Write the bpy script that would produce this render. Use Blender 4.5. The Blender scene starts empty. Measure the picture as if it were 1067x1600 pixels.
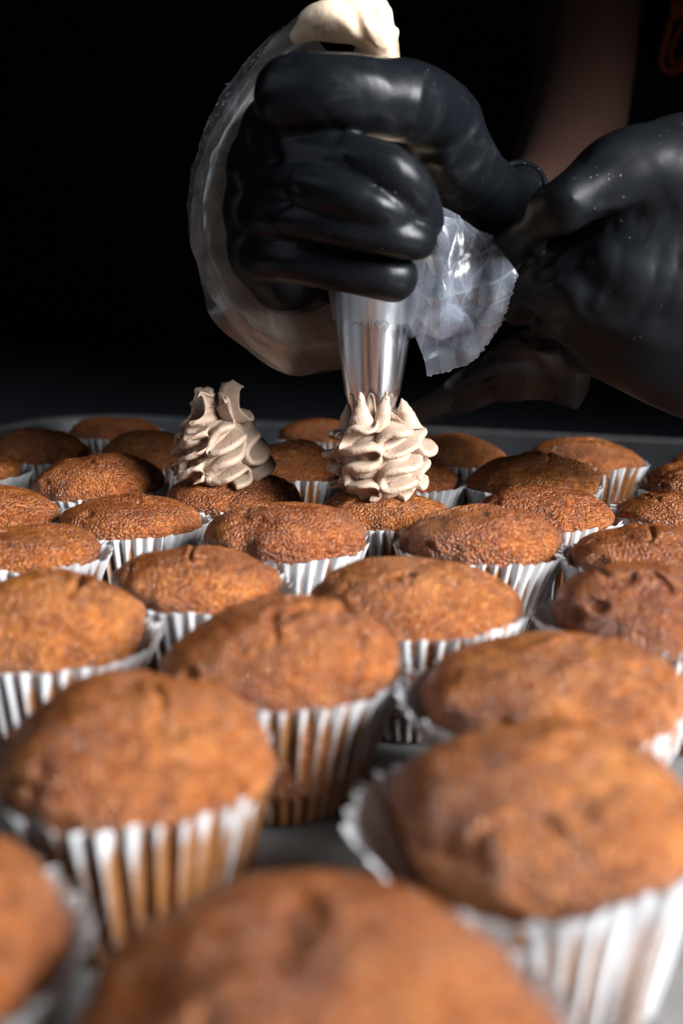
import bpy, math, random
import numpy as np
from mathutils import Vector, Matrix

S = bpy.context.scene
COL = S.collection
# ------------------------------------------------------------------ camera
FPX, PITCH, ZC = 1700.0, math.atan(370 / 1700.0), 0.157
cam_d = bpy.data.cameras.new("camera"); cam = bpy.data.objects.new("camera", cam_d); COL.objects.link(cam)
cam_d.sensor_fit = 'VERTICAL'; cam_d.sensor_height = 36.0; cam_d.lens = FPX / 1600 * 36.0
cam.location = (0, 0, ZC); cam.rotation_euler = (math.pi / 2 - PITCH, 0, 0)
cam_d.clip_start = 0.01; cam_d.clip_end = 30
cam_d.dof.use_dof = True; cam_d.dof.focus_distance = 0.535; cam_d.dof.aperture_fstop = 6.0
cam_d.dof.aperture_blades = 9
S.camera = cam
# ------------------------------------------------------------------ world, lamps, exposure
W = bpy.data.worlds.new("World"); S.world = W; W.use_nodes = True
bg = W.node_tree.nodes["Background"]
bg.inputs[0].default_value = (0.55, 0.65, 0.85, 1); bg.inputs[1].default_value = 0.004
S.view_settings.view_transform = 'Standard'; S.view_settings.look = 'None'
S.view_settings.exposure = 0; S.view_settings.gamma = 1
S.render.engine = 'CYCLES'; S.cycles.use_denoising = True
S.cycles.max_bounces = 8; S.cycles.transparent_max_bounces = 24
def lamp(name, loc, aim, sx, sy, power, col):
    d = bpy.data.lights.new(name, 'AREA'); d.shape = 'RECTANGLE'; d.size = sx; d.size_y = sy
    d.energy = power; d.color = col
    o = bpy.data.objects.new(name, d); COL.objects.link(o); o.location = loc
    o.rotation_euler = (Vector(aim) - Vector(loc)).to_track_quat('-Z', 'Y').to_euler()
    return o
key = lamp("key_softbox", (1.12, -0.36, 0.68), (0.02, 0.38, 0.08), 0.58, 0.72, 10.6, (0.97, 0.985, 1.0))
key.data.spread = math.radians(54)
lamp("added_fill", (-1.15, 0.05, 0.75), (-0.05, 0.55, 0.15), 0.9, 1.0, 2.8, (0.78, 0.87, 1.0))  # unseen fill added on the left to lift the bag film and rear muffins


# ------------------------------------------------------------------ helpers
_c, _s = math.cos(PITCH), math.sin(PITCH)
def at(u, v, y):
    """point that lies at depth y (metres along the tray) on the sight line of photo pixel u, v"""
    dx, dy, dz = u - 533.5, _c * FPX + (800 - v) * _s, -_s * FPX + (800 - v) * _c
    t = y / dy
    return np.array([dx * t, y, ZC + dz * t])
def pxm(y): return y * _c / FPX * 1.02

class Noise:
    def __init__(s, seed):
        s.g = np.random.RandomState(seed).rand(32, 32, 32).astype(np.float32) * 2 - 1
    def __call__(s, P):
        P = np.asarray(P, dtype=np.float64); i = np.floor(P).astype(np.int64); f = P - i
        f = f * f * (3 - 2 * f); i &= 31; j = (i + 1) & 31; g = s.g
        x0, y0, z0 = i[..., 0], i[..., 1], i[..., 2]; x1, y1, z1 = j[..., 0], j[..., 1], j[..., 2]
        fx, fy, fz = f[..., 0], f[..., 1], f[..., 2]
        a = g[x0, y0, z0] * (1 - fx) + g[x1, y0, z0] * fx; b = g[x0, y1, z0] * (1 - fx) + g[x1, y1, z0] * fx
        c = g[x0, y0, z1] * (1 - fx) + g[x1, y0, z1] * fx; d = g[x0, y1, z1] * (1 - fx) + g[x1, y1, z1] * fx
        return (a * (1 - fy) + b * fy) * (1 - fz) + (c * (1 - fy) + d * fy) * fz
NZ = Noise(7)
def fbm(P, o=3):
    return sum(NZ(P * 2 ** k + 11.3 * k) * 0.5 ** k for k in range(o))
def sstep(a, b, x):
    t = np.clip((x - a) / (b - a), 0, 1); return t * t * (3 - 2 * t)

def mesh_from(name, V, Q, mats, tri=False, attrs=None, smooth=True, mi=None):
    V = np.asarray(V, np.float32); Q = np.asarray(Q, np.int32); k = Q.shape[1]
    me = bpy.data.meshes.new(name)
    me.vertices.add(len(V)); me.vertices.foreach_set('co', V.ravel())
    me.loops.add(Q.size); me.loops.foreach_set('vertex_index', Q.ravel())
    me.polygons.add(len(Q)); me.polygons.foreach_set('loop_start', np.arange(len(Q), dtype=np.int32) * k)
    try: me.polygons.foreach_set('loop_total', np.full(len(Q), k, np.int32))
    except Exception: pass
    me.polygons.foreach_set('use_smooth', np.full(len(Q), smooth))
    for m in (mats if isinstance(mats, (list, tuple)) else [mats]): me.materials.append(m)
    if mi is not None: me.polygons.foreach_set('material_index', np.asarray(mi, np.int32))
    for n, a in (attrs or {}).items():
        at_ = me.attributes.new(n, 'FLOAT', 'POINT'); at_.data.foreach_set('value', np.asarray(a, np.float32))
    me.update(calc_edges=True); me.validate()
    return me
def link(name, me, parent=None, loc=None):
    o = bpy.data.objects.new(name, me); COL.objects.link(o)
    if parent: o.parent = parent
    if loc is not None: o.location = loc
    return o
def thing(name, label, cat, loc=(0, 0, 0), group=None):
    o = bpy.data.objects.new(name, None); COL.objects.link(o); o.location = loc
    o.empty_display_size = 0.02
    o['label'] = label; o['category'] = cat
    if group: o['group'] = group
    return o
def gridq(nu, nv, wrap=False, off=0):
    """nu rows, nv columns"""
    i = np.arange(nu - 1)[:, None]; j = np.arange(nv if wrap else nv - 1)[None, :]
    a = i * nv + j; b = i * nv + (j + 1) % nv; c = (i + 1) * nv + (j + 1) % nv; d = (i + 1) * nv + j
    return np.stack([a, b, c, d], -1).reshape(-1, 4) + off
def crom(P, n):
    """Catmull-Rom through control rows P, n samples"""
    P = np.asarray(P, float); m = len(P); t = np.linspace(0, m - 1, n); i = np.minimum(t.astype(int), m - 2); f = (t - i)
    sh = (n,) + (1,) * (P.ndim - 1); f = f.reshape(sh)
    g = lambda k: P[np.clip(k, 0, m - 1)]
    p0, p1, p2, p3 = g(i - 1), g(i), g(i + 1), g(i + 2)
    return 0.5 * (2 * p1 + (p2 - p0) * f + (2 * p0 - 5 * p1 + 4 * p2 - p3) * f ** 2 + (3 * p1 - p0 - 3 * p2 + p3) * f ** 3)

# signed distance modelling -> surface nets
def sdf_grid(lo, hi, h):
    ax = [np.arange(lo[k], hi[k], h) for k in range(3)]
    return np.stack(np.meshgrid(*ax, indexing='ij'), -1).astype(np.float32), np.array(lo), h
def capsule(G, a, b, ra, rb):
    ab = b - a; t = np.clip(((G - a) @ ab) / (ab @ ab), 0, 1)
    return np.linalg.norm(G - a - t[..., None] * ab, axis=-1) - (ra + (rb - ra) * t)
def smin(a, b, k):
    h = np.maximum(k - np.abs(a - b), 0) / k; return np.minimum(a, b) - h * h * k * 0.25
def chain(G, pts, k=0.006, n=None):
    """pts: (u, v, y, r_px)"""
    A = np.array([list(at(u, v, y)) + [r * pxm(y)] for u, v, y, r in pts])
    A = crom(A, n or (len(A) * 8)); lo = G[0, 0, 0]; hh = float(G[1, 0, 0, 0] - lo[0]); mg = .014
    d = np.full(G.shape[:3], .02, np.float32)
    for i in range(len(A) - 1):
        r = max(A[i, 3], A[i + 1, 3]) + mg
        a = np.floor((np.minimum(A[i, :3], A[i + 1, :3]) - r - lo) / hh).astype(int); b = np.ceil((np.maximum(A[i, :3], A[i + 1, :3]) + r - lo) / hh).astype(int)
        a = np.clip(a, 0, G.shape[:3]); b = np.clip(b, 0, G.shape[:3])
        if (b <= a).any(): continue
        sl = tuple(slice(a[k], b[k]) for k in range(3))
        d[sl] = np.minimum(d[sl], capsule(G[sl], A[i, :3].astype(np.float32), A[i + 1, :3].astype(np.float32), A[i, 3], A[i + 1, 3]))
    return d
def ellipsoid(G, c, r):
    q = (G - np.float32(c)) / np.float32(r); l = np.linalg.norm(q, axis=-1); return (l - 1) * min(r)
def rumple(G, f, seed, ax, squash, A, c, rad):
    ax = np.array(ax, float); ax /= np.linalg.norm(ax); q = G - np.float32(c); al = q @ np.float32(ax)
    P = (q - al[..., None] * np.float32(ax) * (1 - squash)) * f + seed + NZ(q * 30 + seed)[..., None] * .8
    rid = 1 - np.minimum(np.abs(NZ(P)) * 3.2, 1)
    return rid ** 2 * A * np.exp(-(q ** 2).sum(-1) / rad ** 2)
def surface_nets(F, lo, h, it=2):
    s = F < 0; nx, ny, nz = F.shape
    cnt = np.zeros((nx - 1, ny - 1, nz - 1), np.int8)
    cor = [(i, j, k) for i in (0, 1) for j in (0, 1) for k in (0, 1)]
    sl = lambda A, c: A[c[0]:nx - 1 + c[0], c[1]:ny - 1 + c[1], c[2]:nz - 1 + c[2]]
    for c in cor: cnt += sl(s, c)
    act = (cnt > 0) & (cnt < 8); idx = -np.ones(act.shape, np.int64); idx[act] = np.arange(act.sum())
    ijk = np.argwhere(act); pos = np.zeros((len(ijk), 3)); num = np.zeros(len(ijk))
    vals = {c: F[ijk[:, 0] + c[0], ijk[:, 1] + c[1], ijk[:, 2] + c[2]] for c in cor}
    for c in cor:
        for a in range(3):
            if c[a] == 0:
                d = list(c); d[a] = 1; d = tuple(d); f0, f1 = vals[c], vals[d]; m = (f0 < 0) != (f1 < 0)
                t = np.where(m, f0 / np.where(m, f0 - f1, 1), 0)
                p = np.array(c, float)[None].repeat(len(ijk), 0); p[:, a] = t
                pos[m] += p[m]; num[m] += 1
    V = (ijk + pos / num[:, None]) * h + lo; Q = []
    for a in range(3):
        b, c = (a + 1) % 3, (a + 2) % 3
        A0 = [slice(1, -1)] * 3; A0[a] = slice(0, F.shape[a] - 1); A1 = list(A0); A1[a] = slice(1, F.shape[a])
        s0, s1 = s[tuple(A0)], s[tuple(A1)]; m = np.argwhere(s0 != s1)
        flip = s0[tuple(m.T)]
        m = m + 1; m[:, a] -= 1
        def id_(db, dc):
            q = m.copy(); q[:, b] -= db; q[:, c] -= dc; return idx[q[:, 0], q[:, 1], q[:, 2]]
        q = np.stack([id_(1, 1), id_(0, 1), id_(0, 0), id_(1, 0)], -1)
        q[~flip] = q[~flip][:, ::-1]; Q.append(q)
    Q = np.concatenate(Q); Q = Q[(Q >= 0).all(1)]
    lab = np.arange(len(V))                              # keep the largest connected piece
    for _ in range(400):
        mn = lab[Q].min(1); new = lab.copy()
        for k in range(4): np.minimum.at(new, Q[:, k], mn)
        new = new[new]
        if (new == lab).all(): break
        lab = new
    keep = lab == np.bincount(lab).argmax(); rem = np.cumsum(keep) - 1
    Q = rem[Q[keep[Q[:, 0]]]]; V = V[keep]
    E = np.concatenate([Q[:, [0, 1]], Q[:, [1, 2]], Q[:, [2, 3]], Q[:, [3, 0]]])
    for _ in range(it):
        acc = np.zeros_like(V); n = np.zeros(len(V))
        for x, y in ((0, 1), (1, 0)):
            for k in range(3): acc[:, k] += np.bincount(E[:, x], V[E[:, y], k], len(V))
            n += np.bincount(E[:, x], minlength=len(V))
        V = V * 0.45 + 0.55 * acc / n[:, None]
    return V, Q

# ------------------------------------------------------------------ materials
class MB:
    def __init__(s, name):
        s.m = bpy.data.materials.new(name); s.m.use_nodes = True; s.t = s.m.node_tree; s.n = s.t.nodes
        s.b = s.n['Principled BSDF']; s.out = s.n['Material Output']; s.co = s.n.new('ShaderNodeTexCoord'); s.vec = s.co.outputs['Object']
    def new(s, k, ins=None, **kw):
        x = s.n.new(k)
        for a, v in kw.items(): setattr(x, a, v)
        for a, v in (ins or {}).items():
            if isinstance(v, bpy.types.NodeSocket): s.t.links.new(v, x.inputs[a])
            else: x.inputs[a].default_value = v
        return x
    def vary(s):
        r = s.new('ShaderNodeObjectInfo').outputs['Random']
        s.vec = s.new('ShaderNodeVectorMath', {0: s.co.outputs['Object'], 1: s.new('ShaderNodeVectorMath', {0: (1.7, 2.9, 3.3), 'Scale': r}, operation='SCALE').outputs[0]}, operation='ADD').outputs[0]
        return r
    def l(s, a, b): s.t.links.new(a, b)
    def noise(s, sc, det=3, rough=.55, vec=None, dist=0):
        return s.new('ShaderNodeTexNoise', {'Vector': vec or s.vec, 'Scale': sc, 'Detail': det, 'Roughness': rough, 'Distortion': dist}).outputs['Fac']
    def voro(s, sc, vec=None, feat='F1'):
        return s.new('ShaderNodeTexVoronoi', {'Vector': vec or s.vec, 'Scale': sc}, feature=feat)
    def ramp(s, fac, stops, interp='LINEAR'):
        r = s.n.new('ShaderNodeValToRGB'); r.color_ramp.interpolation = interp; e = r.color_ramp.elements
        while len(e) < len(stops): e.new(.5)
        for i, (p, c) in enumerate(stops):
            e[i].position = p; e[i].color = (c, c, c, 1) if isinstance(c, (int, float)) else (*c, 1)
        s.l(fac, r.inputs[0]); return r.outputs[0]
    def math(s, op, a, b=0.0, c=None, clamp=False):
        x = s.n.new('ShaderNodeMath'); x.operation = op; x.use_clamp = clamp
        for i, v in enumerate([a, b] + ([c] if c is not None else [])):
            if isinstance(v, bpy.types.NodeSocket): s.l(v, x.inputs[i])
            else: x.inputs[i].default_value = v
        return x.outputs[0]
    def mix(s, f, a, b):
        x = s.n.new('ShaderNodeMix'); x.data_type = 'RGBA'
        for i, v in ((0, f), (6, a), (7, b)):
            if isinstance(v, bpy.types.NodeSocket): s.l(v, x.inputs[i])
            else: x.inputs[i].default_value = v if i == 0 else (*v, 1)
        return x.outputs[2]
    def bump(s, h, dist, strength=1.0, prev=None):
        x = s.new('ShaderNodeBump', {'Height': h, 'Distance': dist, 'Strength': strength})
        if prev: s.l(prev, x.inputs['Normal'])
        return x.outputs[0]
    def set(s, **kw):
        nm = dict(base='Base Color', rough='Roughness', metal='Metallic', normal='Normal', spec='Specular IOR Level', coat='Coat Weight',
                  coatr='Coat Roughness', sss='Subsurface Weight', sssr='Subsurface Radius', ssss='Subsurface Scale', alpha='Alpha', trans='Transmission Weight', ior='IOR', aniso='Anisotropic')
        for k, v in kw.items():
            i = s.b.inputs[nm[k]]
            if isinstance(v, bpy.types.NodeSocket): s.l(v, i)
            else: i.default_value = (*v, 1) if (isinstance(v, tuple) and len(v) == 3 and k == 'base') else v
        return s
    def attr(s, n): return s.new('ShaderNodeAttribute', attribute_name=n).outputs['Fac']

def cake_material():
    m = MB('muffin_crust')
    rnd = m.vary()
    n1 = m.noise(45, 3); n2 = m.noise(210, 4, .65); n3 = m.noise(640, 3, .7)
    mixn = m.math('ADD', m.math('MULTIPLY', n1, .5), m.math('MULTIPLY', n2, .5))
    c = m.ramp(mixn, [(.32, (.095, .018, .003)), (.44, (.225, .050, .008)), (.56, (.380, .102, .017)), (.70, (.53, .190, .038))])
    c = m.mix(m.ramp(n3, [(.35, .55), (.62, 0.0)]), c, (.13, .036, .010))
    c = m.mix(m.math('MULTIPLY', m.attr('split_pit'), .55), c, (.12, .040, .014))  # darker in the splits and pits of the crust
    hs = m.new('ShaderNodeHueSaturation', {'Color': c, 'Hue': m.math('MULTIPLY_ADD', rnd, .010, .497), 'Saturation': 1.0, 'Value': m.math('MULTIPLY_ADD', rnd, .34, .86)})
    wv = m.new('ShaderNodeVectorMath', {0: m.vec, 1: m.new('ShaderNodeVectorMath', {0: m.new('ShaderNodeTexNoise', {'Vector': m.vec, 'Scale': 500.0}).outputs['Color'], 'Scale': .0004}, operation='SCALE').outputs[0]}, operation='ADD').outputs[0]
    vn = m.voro(780, wv); v = vn.outputs['Distance']; v2 = m.voro(1700, wv).outputs['Distance']
    g = m.math('ADD', m.math('MULTIPLY', v, -1.0), m.math('MULTIPLY', v2, -.38))
    pb = m.math('MULTIPLY', m.voro(250, wv, 'SMOOTH_F1').outputs['Distance'], -1.0)
    b1 = m.bump(m.math('ADD', m.math('MULTIPLY', pb, .45), m.math('MULTIPLY', n2, .25)), .0014, .5); b2 = m.bump(g, .0014, 1.0, b1)
    rc = m.new('ShaderNodeSeparateColor', {0: vn.outputs['Color']}).outputs[0]
    cc = m.mix(m.ramp(rc, [(.66, 0.0), (.95, .32)]), hs.outputs[0], (.64, .27, .085))
    cc = m.mix(m.ramp(rc, [(.04, .55), (.25, 0.0)]), cc, (.10, .025, .007))
    cc = m.mix(m.ramp(m.noise(95, 3, .6), [(.50, 0.0), (.70, .5)]), cc, (.16, .045, .011))
    m.set(base=cc, rough=m.ramp(n3, [(.35, .20), (.7, .38)]), normal=b2, spec=.62,
          sss=.10, sssr=(1.0, .35, .12), ssss=.002)
    return m.m
def paper_material():
    m = MB('greaseproof_paper'); m.vary()
    st = m.attr('stain'); n = m.noise(240, 3, .6)
    f = m.math('ADD', st, m.math('MULTIPLY', m.math('SUBTRACT', n, .5), .55), clamp=True)
    f = m.ramp(f, [(.30, 0.0), (.50, .55), (.80, 1.0)])
    br = m.mix(m.noise(90, 2), (.40, .185, .062), (.235, .085, .026))
    c = m.mix(f, (.68, .69, .71), br)
    m.set(base=c, rough=.55, normal=m.bump(m.noise(1500, 2), .0001, .4), spec=.35)
    tr = m.new('ShaderNodeBsdfTranslucent', {'Color': c}).outputs[0]
    mx = m.new('ShaderNodeMixShader', {0: .28}); m.l(m.b.outputs[0], mx.inputs[1]); m.l(tr, mx.inputs[2]); m.l(mx.outputs[0], m.out.inputs[0])
    return m.m
def cream_material():
    m = MB('cinnamon_buttercream')
    c = m.mix(m.noise(70, 3), (.42, .30, .220), (.50, .375, .285))
    v = m.voro(700); sp = m.ramp(v.outputs['Distance'], [(.10, 1.0), (.20, 0.0)])
    pick = m.ramp(m.noise(330, 1), [(.60, 0.0), (.66, 1.0)])
    c = m.mix(m.math('MULTIPLY', m.math('MULTIPLY', sp, pick), .75), c, (.20, .095, .045))
    pit = m.ramp(m.voro(480, feat='SMOOTH_F1').outputs['Distance'], [(.0, 0.0), (.30, 1.0)])
    pk = m.ramp(m.noise(150, 2), [(.5, 0.0), (.64, 1.0)])
    h = m.math('ADD', m.math('MULTIPLY', m.math('MULTIPLY', m.math('SUBTRACT', pit, 1.0), pk), 1.2), m.math('MULTIPLY', m.noise(900, 3, .65), .5))
    m.set(base=c, rough=.5, normal=m.bump(h, .0007, .9), spec=.35, sss=.25, sssr=(1, .6, .35), ssss=.002)
    return m.m
def bag_cream_material():
    m = MB('cream_filled_film')
    n = m.noise(45, 4, .6, dist=.8)
    c = m.ramp(n, [(.36, (.36, .25, .17)), (.43, (.74, .54, .38)), (.56, (.84, .68, .50)), (.8, (.88, .77, .62))])
    h = m.noise(170, 3)
    m.set(base=c, rough=.36, normal=m.bump(h, .0005, .5), spec=.5, sss=.3, sssr=(1, .6, .3), ssss=.004)
    return m.m
def glove_material(dust, dr=0.0):
    m = MB('black_rubber')
    n = m.noise(60, 4, .6)
    c = m.mix(n, (.0035, .0042, .0056), (.0065, .0078, .0100))
    v = m.voro(420); d = m.ramp(v.outputs['Distance'], [(.055, 1.0), (.09, 0.0)])
    col = m.new('ShaderNodeSeparateColor', {0: v.outputs['Color']}).outputs[0]
    pick = m.ramp(col, [(1 - dust, 0.0), (1 - dust + .01, 1.0)], 'CONSTANT')
    area = m.ramp(m.noise(22, 2), [(.42, 0.0), (.6, 1.0)])
    f = m.math('MULTIPLY', m.math('MULTIPLY', d, pick), area)
    # faint dried smears
    sm = m.ramp(m.noise(34, 5, .7, dist=1.5), [(.56, 0.0), (.8, .16)])
    c = m.mix(sm, c, (.10, .10, .105))
    c = m.mix(f, c, (.5, .47, .42))
    h = m.math('ADD', m.math('MULTIPLY', n, .6), m.math('MULTIPLY', m.noise(420, 3, .7), .12))
    m.set(base=c, rough=m.ramp(m.noise(45, 4, .65), [(.3, .28 + dr), (.7, .40 + dr)]), normal=m.bump(h, .0008, .4), spec=.155)
    return m.m
def film_material(name, tint, haze, rough, streak=None, amin=.1):
    """thin clear plastic: mostly see-through, milky where it creases, glossy"""
    m = MB(name)
    lw = m.new('ShaderNodeLayerWeight', {'Blend': .35}).outputs['Facing']
    n = m.noise(55, 4, .6, dist=1.0)
    body = m.math('MULTIPLY_ADD', m.math('POWER', lw, 2.2), .62, m.math('MULTIPLY', n, haze))
    body = m.math('ADD', body, amin, clamp=True)
    cr = m.math('MULTIPLY', m.attr('crease'), .33)
    body = m.math('ADD', body, cr, clamp=True)
    c = tint
    if streak: c = m.mix(m.ramp(m.noise(42, 4, .6, dist=.8), [(.40, 0.0), (.62, 1.0)]), tint, streak)
    dif = m.new('ShaderNodeBsdfDiffuse'); trl = m.new('ShaderNodeBsdfTranslucent')
    for x in (dif, trl):
        if streak: m.l(c, x.inputs['Color'])
        else: x.inputs['Color'].default_value = (*tint, 1)
    md = m.new('ShaderNodeMixShader', {0: .5, 1: dif.outputs[0], 2: trl.outputs[0]})
    tp = m.new('ShaderNodeBsdfTransparent', {'Color': (.97, .975, .98, 1)})
    m1 = m.new('ShaderNodeMixShader', {0: body, 1: tp.outputs[0], 2: md.outputs[0]})
    bp = m.bump(m.noise(90, 2, .5), .0010, .5)
    gl = m.new('ShaderNodeBsdfGlossy', {'Color': (1, 1, 1, 1), 'Roughness': rough, 'Normal': bp})
    fr = m.new('ShaderNodeFresnel', {'IOR': 1.55, 'Normal': bp}).outputs[0]
    m2 = m.new('ShaderNodeMixShader', {0: m.math('MINIMUM', m.math('MULTIPLY_ADD', fr, .5, .01), .13), 1: m1.outputs[0], 2: gl.outputs[0]})
    m.l(m2.outputs[0], m.out.inputs[0]); m.n.remove(m.b)
    return m.m
def steel_material():
    m = MB('brushed_nozzle_steel')
    n = m.noise(500, 3, .6)
    m.set(base=m.mix(m.noise(80, 3), (.72, .74, .77), (.62, .64, .67)), metal=1.0, rough=m.ramp(n, [(.3, .17), (.75, .27)]), normal=m.bump(m.noise(220, 3), .00008, .5))
    return m.m
def tray_material():
    m = MB('worn_baking_tray_metal')
    n = m.noise(25, 5, .65)
    m.set(base=m.mix(n, (.05, .052, .056), (.028, .030, .032)), metal=.6, rough=m.ramp(m.noise(60, 4), [(.3, .30), (.7, .5)]), normal=m.bump(m.noise(200, 4), .0006, .4))
    return m.m
def plain(name, col, rough, metal=0.0, ns=40, var=.3, bump=.0006, spec=.5):
    m = MB(name); lo = tuple(x * (1 - var) for x in col); hi = tuple(min(1, x * (1 + var)) for x in col)
    m.set(base=m.mix(m.noise(ns, 4), lo, hi), rough=rough, metal=metal, spec=spec, normal=m.bump(m.noise(ns * 6, 3), bump, .5))
    return m.m
M_CAKE, M_PAPER, M_CREAM, M_BAGCREAM = cake_material(), paper_material(), cream_material(), bag_cream_material()
M_GLOVE, M_GLOVE2 = glove_material(.10), glove_material(.34, .12)
M_FILM = film_material('clear_piping_film', (.62, .70, .84), .42, .20, amin=.07)
M_FILM_THIN = film_material('clear_drape_film', (.50, .50, .52), .16, .25, amin=.03)
M_FILM_DIRTY = film_material('cream_smeared_film', (.42, .345, .255), .5, .38, streak=(.22, .135, .075), amin=.78)
M_FILM_DARK = film_material('empty_bag_film', (.13, .13, .14), .22, .34, streak=(.20, .10, .06), amin=.02)
M_STEEL, M_TRAY = steel_material(), tray_material()
M_TRAYFLOOR = plain('greasy_pale_tray_floor', (.24, .24, .24), .4, .3, 60, .3)
M_RIM = plain('rolled_rim_metal', (.30, .31, .32), .28, .9, 60, .4)
M_TABLE = plain('dark_steel_counter', (.016, .019, .025), .5, .3, 3, .35)
M_WALL = plain('dark_room_wall', (.010, .010, .012), .9, ns=3)
M_SKIN = plain('shade_darkened_skin', (.022, .007, .004), .5, ns=30, var=.15)  # brown skin with the arm's shade put into its base colour
M_SHIRT = plain('black_cloth', (.012, .012, .015), .9, ns=20, spec=.1)
M_PRINT = plain('orange_print', (.95, .16, .02), .7, ns=60, var=.4)
M_GROOVE = plain('engraved_groove', (.10, .10, .11), .5, .8, 300, .3)

# ------------------------------------------------------------------ the setting: room, counter
def box_mesh(name, lo, hi, mat):
    x0, y0, z0 = lo; x1, y1, z1 = hi
    V = [(x0, y0, z0), (x1, y0, z0), (x1, y1, z0), (x0, y1, z0), (x0, y0, z1), (x1, y0, z1), (x1, y1, z1), (x0, y1, z1)]
    Q = [(0, 3, 2, 1), (4, 5, 6, 7), (0, 1, 5, 4), (1, 2, 6, 5), (2, 3, 7, 6), (3, 0, 4, 7)]
    return mesh_from(name, V, Q, mat, smooth=False)
o = link('countertop', box_mesh('countertop', (-1.9, -0.9, -0.05), (1.9, 2.4, -0.004), M_TABLE)); o['kind'] = 'structure'
o = link('floor', box_mesh('floor', (-3, -1.5, -0.95), (3, 4, -0.9), M_WALL)); o['kind'] = 'structure'
o = link('back_wall', box_mesh('back_wall', (-3, 3.4, -0.9), (3, 3.5, 2.6), M_WALL)); o['kind'] = 'structure'

# ------------------------------------------------------------------ baking tray
def build_tray():
    ang = math.radians(-20.5); cu, sn = math.cos(ang), math.sin(ang)
    LX, LY, H, RC = 0.80, 0.90, 0.0375, 0.075
    P0 = np.array([-0.232, 0.955])                      # outer rear left corner
    def outline(inset, n=14):
        r = max(RC - inset, .01); pts = []
        for cx, cy, a0 in ((LX - RC, -RC, 90), (RC, -RC, 180), (RC, -LY + RC, 270), (LX - RC, -LY + RC, 360)):
            pass
        for cx, cy, a0 in ((RC, -RC, 90), (RC, -LY + RC, 180), (LX - RC, -LY + RC, 270), (LX - RC, -RC, 360)):
            for k in range(n + 1):
                a = math.radians(a0 + 90 * k / n); pts.append((cx + r * math.cos(a), cy + r * math.sin(a)))
        # densify long edges
        out = []
        for i in range(len(pts)):
            a, b = np.array(pts[i]), np.array(pts[(i + 1) % len(pts)]); m = max(1, int(np.linalg.norm(b - a) / .02))
            for k in range(m): out.append(a + (b - a) * k / m)
        return np.array(out)
    base = outline(0); C0 = np.array([LX / 2, -LY / 2])
    prof = [(0.0, H - .004), (-.003, H - .003), (-.0042, H), (-.003, H + .003), (0.0, H + .0042), (.003, H + .003), (.005, H), (.008, H - .006), (.018, .006), (.021, .002), (.026, 0.0)]
    def off(inset):
        # move every point of the base outline inwards along its normal
        t = np.roll(base, -1, 0) - np.roll(base, 1, 0); t /= np.linalg.norm(t, axis=1)[:, None]
        nn = np.stack([-t[:, 1], t[:, 0]], 1); return base + nn * inset
    rings = []
    nn_ = len(base); jit = NZ(np.stack([base[:, 0] * 6, base[:, 1] * 6, base[:, 0] * 0], 1)) * .0012
    for ins, z in prof:
        q = off(ins); rings.append(np.column_stack([q, z + jit * (z > .02)]))
    def tow(V):
        V = np.asarray(V, float); x = V[:, 0] * cu - V[:, 1] * sn + P0[0]; y = V[:, 0] * sn + V[:, 1] * cu + P0[1]
        return np.column_stack([x, y, V[:, 2]])
    cen = tow([[C0[0], C0[1], 0]])[0]
    t = thing('baking_tray', 'large worn silver baking tray holding all the muffins, rounded rear corner on the left', 'baking tray', cen)
    W_ = tow(np.concatenate(rings[6:])) - cen
    link('tray_wall', mesh_from('tray_wall', W_, gridq(len(rings) - 6, nn_, True), M_TRAY), t)
    W_ = tow(np.concatenate(rings[:7])) - cen
    link('rolled_rim', mesh_from('rolled_rim', W_, gridq(7, nn_, True), M_RIM), t)
    inner = rings[-1][:, :2]; ks = np.linspace(1, 0.001, 14)
    fl = np.concatenate([np.column_stack([C0 + (inner - C0) * k, np.zeros(nn_)]) for k in ks])
    fl[:, 2] = NZ(fl * np.array([9, 9, 1])) * .0004 - .0004
    link('tray_floor', mesh_from('tray_floor', tow(fl) - cen, gridq(14, nn_, True), M_TRAYFLOOR), t)
build_tray()

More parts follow.
